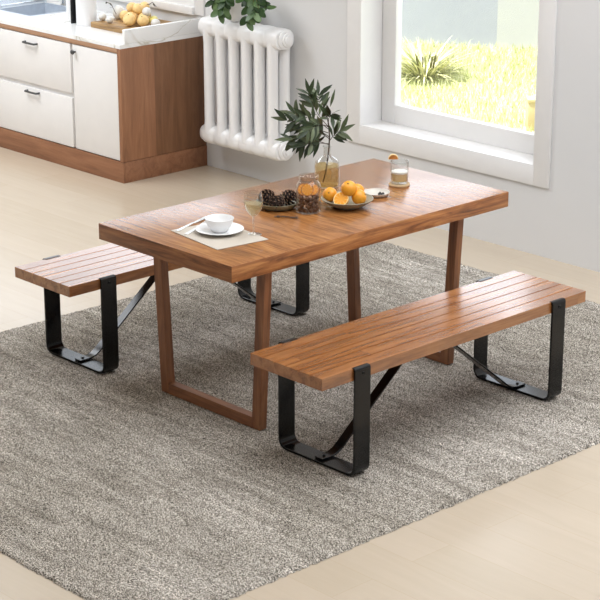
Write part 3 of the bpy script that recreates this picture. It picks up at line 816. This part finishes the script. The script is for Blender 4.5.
obj('needles', bm, M['pine'], sg)

# jar with dried orange slices and nuts
JC = Vector((.050, -.055, E0))
jr = thing('glass_jar', 'clear glass jar holding dried orange slices and brown nuts', 'jar', tuple(JC))
jo = [(0, 0), (.045, 0), (.0505, .004), (.0515, .012), (.0515, .105), (.049, .118), (.0405, .129), (.0375, .133), (.0375, .14), (.0405, .143), (.0405, .153), (.039, .154)]
obj('body', L(jo + [(r - .002, z) for r, z in jo[::-1][:-2]] + [(.043, .0035), (0, .0035)], 48), M['jar_glass'], jr)
rj = random.Random(4)
nuts = []
def nut(loc, rot):
    if nuts: o = dup(nuts[0], loc, nuts[0]['label'], rot, rj.uniform(.85, 1.15)); nuts.append(o); return
    o = obj('nut', uv(bmesh.new(), .0088, sc=(1, .85, 1.3), u=12, v=8), M['nut'], None, loc)
    tag(o, 'small brown nut in the lower half of the glass jar', 'nut', 'nuts in the glass jar'); o.rotation_euler = rot; nuts.append(o)
for lay in range(4):
    nn = 11 if lay < 3 else 7
    for i in range(nn):
        a = 2 * pi * (i + lay * .5) / 7.5; r = .034 if i < 8 else .013
        if lay == 3: a = 2 * pi * i / 7 + 2.6
        nut(tuple(JC + Vector((r * cos(a) * .98, r * sin(a) * .98, .0135 + lay * .0165))), (rj.uniform(0, 3), rj.uniform(0, 3), rj.uniform(0, 3)))
def slice_(label, loc, rot, first=[]):
    if first: return dup(first[0], loc, label, rot)
    o = thing('dried_orange_slice', label, 'orange slice', loc, 0, 'orange slices in the glass jar'); o.rotation_euler = rot
    obj('flesh', L([(0, -.0018), (.0225, -.0018), (.0225, .0018), (0, .0018)], 28), M['flesh'], o, angle=30)
    obj('rind', L([(.0226, -.0022), (.026, -.002), (.026, .002), (.0226, .0022)], 28, closed=True), M['dried'], o)
    first.append(o); return o
for lab, off, rot in (('dried orange slice leaning at the left inside the jar', (-.016, -.012, .092), (.9, .5, .3)), ('dried orange slice at the right inside the jar', (.016, .008, .094), (.8, -.5, 1)),
                      ('dried orange slice facing front inside the jar', (.012, -.018, .098), (1.2, .2, .8)), ('dried orange slice at the back inside the jar', (-.008, .018, .098), (1.1, .1, -.6))):
    slice_(lab, tuple(JC + Vector(off)), rot)

# vase with olive branch
VC = Vector((-.192, .285, E0))
vs = thing('glass_vase', 'clear glass bottle vase with tinted water and olive branch', 'vase', tuple(VC))
vo = [(0, 0), (.048, 0), (.0535, .004), (.054, .012), (.054, .096), (.051, .108), (.040, .121), (.024, .131), (.017, .138), (.0155, .146), (.0155, .168), (.019, .172), (.019, .178), (.0175, .179)]
obj('body', L(vo + [(r - .0022, z) for r, z in vo[::-1][:-2]] + [(.045, .004), (0, .004)], 48), M['glass'], vs)
obj('water', L([(0, .0045), (.046, .0045), (.051, .010), (.0512, .094), (0, .094)], 40), M['water'], vs)
ob = thing('olive_branch', 'leafy olive branch standing in the glass bottle vase', 'branch', tuple(VC))
Rv, Fv = Vector((.687, .727, 0)), Vector((-.727, .687, 0))
def O(px, py, w=0): return Rv * ((px - 325) / 243) + Vector((0, 0, (188 - py) / 231)) + Fv * w
bs = bmesh.new(); lf = bmesh.new()
main = [O(321, 184), O(324, 172), O(326, 158), O(327, 148), O(327.5, 138), O(326.5, 126), O(324, 114), O(320, 104)]
tube(bs, main, [.0034, .0033, .0032, .003, .003, .0026, .0022, .0016], 8)
rnd = random.Random(21)
BR = [([(327.5, 140), (316, 132), (303, 124), (284, 121)], -.01), ([(326.5, 128), (316, 118), (310, 108), (307, 96)], .0), ([(327, 146), (314, 140), (300, 136), (288, 137)], -.05),
      ([(324, 118), (318, 109), (316, 104), (316, 99)], .04), ([(327.5, 142), (332, 136), (335, 133), (338, 132)], .0), ([(326, 134), (308, 130), (296, 124), (292, 118)], .05),
      ([(326, 124), (327, 116), (328, 114), (329, 114)], -.04), ([(327, 145), (312, 142), (306, 140), (300, 141)], -.08), ([(326, 130), (318, 122), (310, 118), (303, 113)], -.07),
      ([(327, 140), (322, 136), (316, 136), (311, 138)], .06), ([(326, 128), (320, 122), (312, 122), (306, 126)], -.10), ([(327, 138), (318, 132), (310, 130), (300, 131)], .02)]
for pts, w in BR:
    P = bez([O(*pts[0])] + [O(p[0], p[1], w * k) for p, k in zip(pts[1:], (.4, .8, 1))], 8)
    tube(bs, P, [.0018 - .0012 * i / 8 for i in range(9)], 6)
    for i in range(2, 9):
        for sd in (-1, 1):
            if rnd.random() < .15: continue
            t = (P[min(i + 1, 8)] - P[i - 1]).normalized(); s = t.cross(VIEW).normalized() * sd
            d = t * .75 + s * rnd.uniform(.35, 1) + VIEW * rnd.uniform(-.4, .5) + Vector((0, 0, -.55 if P[i].z < .30 else -.1))
            nr = VIEW + Vector((rnd.uniform(-.8, .8), rnd.uniform(-.8, .8), rnd.uniform(-.2, .9)))
            ln = rnd.uniform(.052, .08); leaf(lf, P[i], d, nr, ln, ln * rnd.uniform(.23, .31), rnd.uniform(0, .25), .22)
    t = (P[-1] - P[-2]).normalized(); leaf(lf, P[-1], t, VIEW, .072, .017, .1, .2)
leaf(lf, O(328, 108), O(333, 90) - O(328, 108), VIEW, .08, .013, .0, .3)
obj('stems', bs, M['bark'], ob); obj('leaves', lf, M['olive_leaf'], ob)

# fruit bowl with oranges
FC = Vector((.106, .112, E0))
tag(obj('fruit_bowl', L([(0, 0), (.05, 0), (.054, .003), (.075, .012), (.096, .026), (.107, .036), (.1085, .038), (.106, .039), (.094, .031), (.072, .018), (.05, .009), (0, .008)], 60), M['sage_glaze'], None, tuple(FC)), 'wide shallow sage-grey bowl holding oranges', 'bowl')
GO = 'oranges in the sage bowl'
ro = .0335
def fp(px, py, z): return tuple(at(px, py, 2, E0 + z))
o1 = orange_mesh(ro, M['orange'], 'orange', 'whole orange topmost in the sage bowl', 'orange', fp(349, 188.5, .082), GO, (.5, .3, 0))
dup(o1, fp(359, 197, .045), 'whole orange at the right of the sage bowl', (1.1, .3, 2), .97)
dup(o1, fp(330, 194.5, .044), 'whole orange at the left of the sage bowl', (.9, -.6, 1), .9)
dup(o1, fp(357, 190.5, .043), 'whole orange at the back of the sage bowl, behind the right one', (.2, .6, 3), .9)
ho = thing('orange_half', 'cut orange half facing forward in the sage bowl', 'orange half', fp(341, 199, .043), 0)
bm = bmesh.new(); pr_ = [(.033 * cos(a), -.031 * sin(a)) for a in [pi / 2 * i / 8 for i in range(9)]]
lathe(bm, [(0, -.0006), (.03, -.0006)] + pr_[:-1] + [(0, -.031)], 32); obj('rind', bm, M['orange'], ho)
obj('pith', L([(.0292, 0), (.0328, 0), (.0328, .0012), (.0292, .0012)], 32, closed=True), M['pith'], ho)
obj('flesh', L([(0, .0002), (.029, .0002), (.029, .0016), (0, .002)], 32), M['flesh'], ho)
ho.rotation_euler = (Vector((.35, -.85, .75))).to_track_quat('Z', 'Y').to_euler()

# small dish with berries
DC = at(376.5, 195.5, 2, E0)
tag(obj('small_dish', L([(0, 0), (.04, 0), (.05, .004), (.0555, .014), (.057, .0165), (.054, .0165), (.050, .009), (.042, .0055), (0, .005)], 48), M['pale_glaze'], None, tuple(DC)), 'small pale grey dish behind the orange bowl', 'dish')
b0 = None
for i, (dx, dy) in enumerate(((0, 0), (.013, .004), (.006, -.011), (.019, -.007))):
    p = Vector((DC.x + .016 + dx, DC.y + .005 + dy, E0 + .0118))
    if b0 is None:
        b0 = thing('berry', 'tiny dark berry in the small pale dish', 'berry', tuple(p), 0, 'dark berries in the small dish')
        obj('fruit', uv(bmesh.new(), .0062, sc=(1, 1, .92), u=14, v=10), M['berry'], b0)
        obj('calyx', L([(0, .0056), (.002, .0062), (.0022, .0056), (0, .005)], 8), M['twig_leaf'], b0)
    else: dup(b0, tuple(p), b0['label'], (0, 0, i))

# coaster and tumbler
CC = at(399.3, 185.2, 2, E0)
tag(obj('coaster', L([(0, 0), (.044, 0), (.046, .002), (.046, .007), (.044, .009), (0, .009)], 44), M['cork'], None, tuple(CC)), 'round cork-coloured coaster under the tumbler', 'coaster')
tz = E0 + .0092
tu = thing('tumbler', 'glass tumbler of pale gold drink standing on the coaster', 'glass', (CC.x, CC.y, tz))
to = [(0, 0), (.033, 0), (.036, .003), (.0372, .01), (.0395, .098), (.0388, .099)]
obj('body', L(to + [(r - .0018, z) for r, z in to[::-1][:-3]] + [(.0345, .012), (.03, .010), (0, .010)], 44), M['glass'], tu)
obj('drink', L([(0, .0105), (.03, .0105), (.0345, .0125), (.0357, .046), (0, .046)], 40), M['drink'], tu)
obj('froth', L([(0, .0462), (.0356, .0462), (.0358, .053), (.03, .056), (0, .057)], 40), M['froth'], tu)
og = thing('orange_wedge', 'small orange wedge garnish on the tumbler rim', 'orange wedge', tuple(Vector((CC.x, CC.y, tz)) + Rv * -.0265 + Fv * .024 + Vector((0, 0, .100))), YAW)
bm = bmesh.new()
prism(bm, [(.019 * cos(a), .019 * sin(a)) for a in [pi * i / 12 for i in range(13)]], -.006, .006); obj('flesh', bm, M['dried'], og, angle=30)
bm = bmesh.new()
prism(bm, [(.0193 * cos(a), .0193 * sin(a)) for a in [pi * i / 12 for i in range(13)]] + [(.022 * cos(a), .022 * sin(a)) for a in [pi * i / 12 for i in range(12, -1, -1)]], -.0065, .0065); obj('rind', bm, M['pith'], og, angle=30)

# ------------------------------------------------------------------ light
w = bpy.data.worlds.new('sky'); SC.world = w; w.use_nodes = True
nt = w.node_tree; bg = nt.nodes['Background']; bg.inputs['Color'].default_value = (.89, .95, 1.04, 1)
tc = nt.nodes.new('ShaderNodeTexCoord'); sp = nt.nodes.new('ShaderNodeSeparateXYZ'); mr = nt.nodes.new('ShaderNodeMapRange')
nt.links.new(tc.outputs['Generated'], sp.inputs[0]); nt.links.new(sp.outputs['Y'], mr.inputs['Value'])
mr.inputs['From Min'].default_value = -.1; mr.inputs['From Max'].default_value = .5; mr.inputs['To Min'].default_value = .34; mr.inputs['To Max'].default_value = 2.45
nt.links.new(mr.outputs[0], bg.inputs['Strength'])
def area(name, loc, rot, sx, sy, power, col=(1, 1, 1)):
    l = bpy.data.lights.new(name, 'AREA'); l.shape = 'RECTANGLE'; l.size = sx; l.size_y = sy; l.energy = power; l.color = col
    o = bpy.data.objects.new(name, l); C.objects.link(o); o.location = loc; o.rotation_euler = rot; return o
area('overhead_fill', (1.6, .3, H - .03), (0, 0, 0), 4.0, 3.0, 130, (.93, .975, 1.04))  # unseen softbox added for soft light from above
area('kitchen_fill', (-4.2, -.5, H - .03), (0, 0, 0), 2.4, 2.4, 118, (.93, .975, 1.04))  # unseen fill lamp added to brighten the kitchen side
s = bpy.data.lights.new('sun', 'SUN'); s.energy = 8.5; s.angle = radians(1.5); s.color = (1, .95, .85)
so = bpy.data.objects.new('sun', s); C.objects.link(so); so.location = (0, -12, 9)
so.rotation_euler = Vector((-.25, -.38, .8)).to_track_quat('Z', 'Y').to_euler()

SC.view_settings.view_transform = 'Standard'; SC.view_settings.look = 'None'
SC.view_settings.exposure = .12; SC.view_settings.gamma = 1; SC.view_settings.use_curve_mapping = False
SC.cycles.transparent_max_bounces = 24
SC.cycles.max_bounces = 10
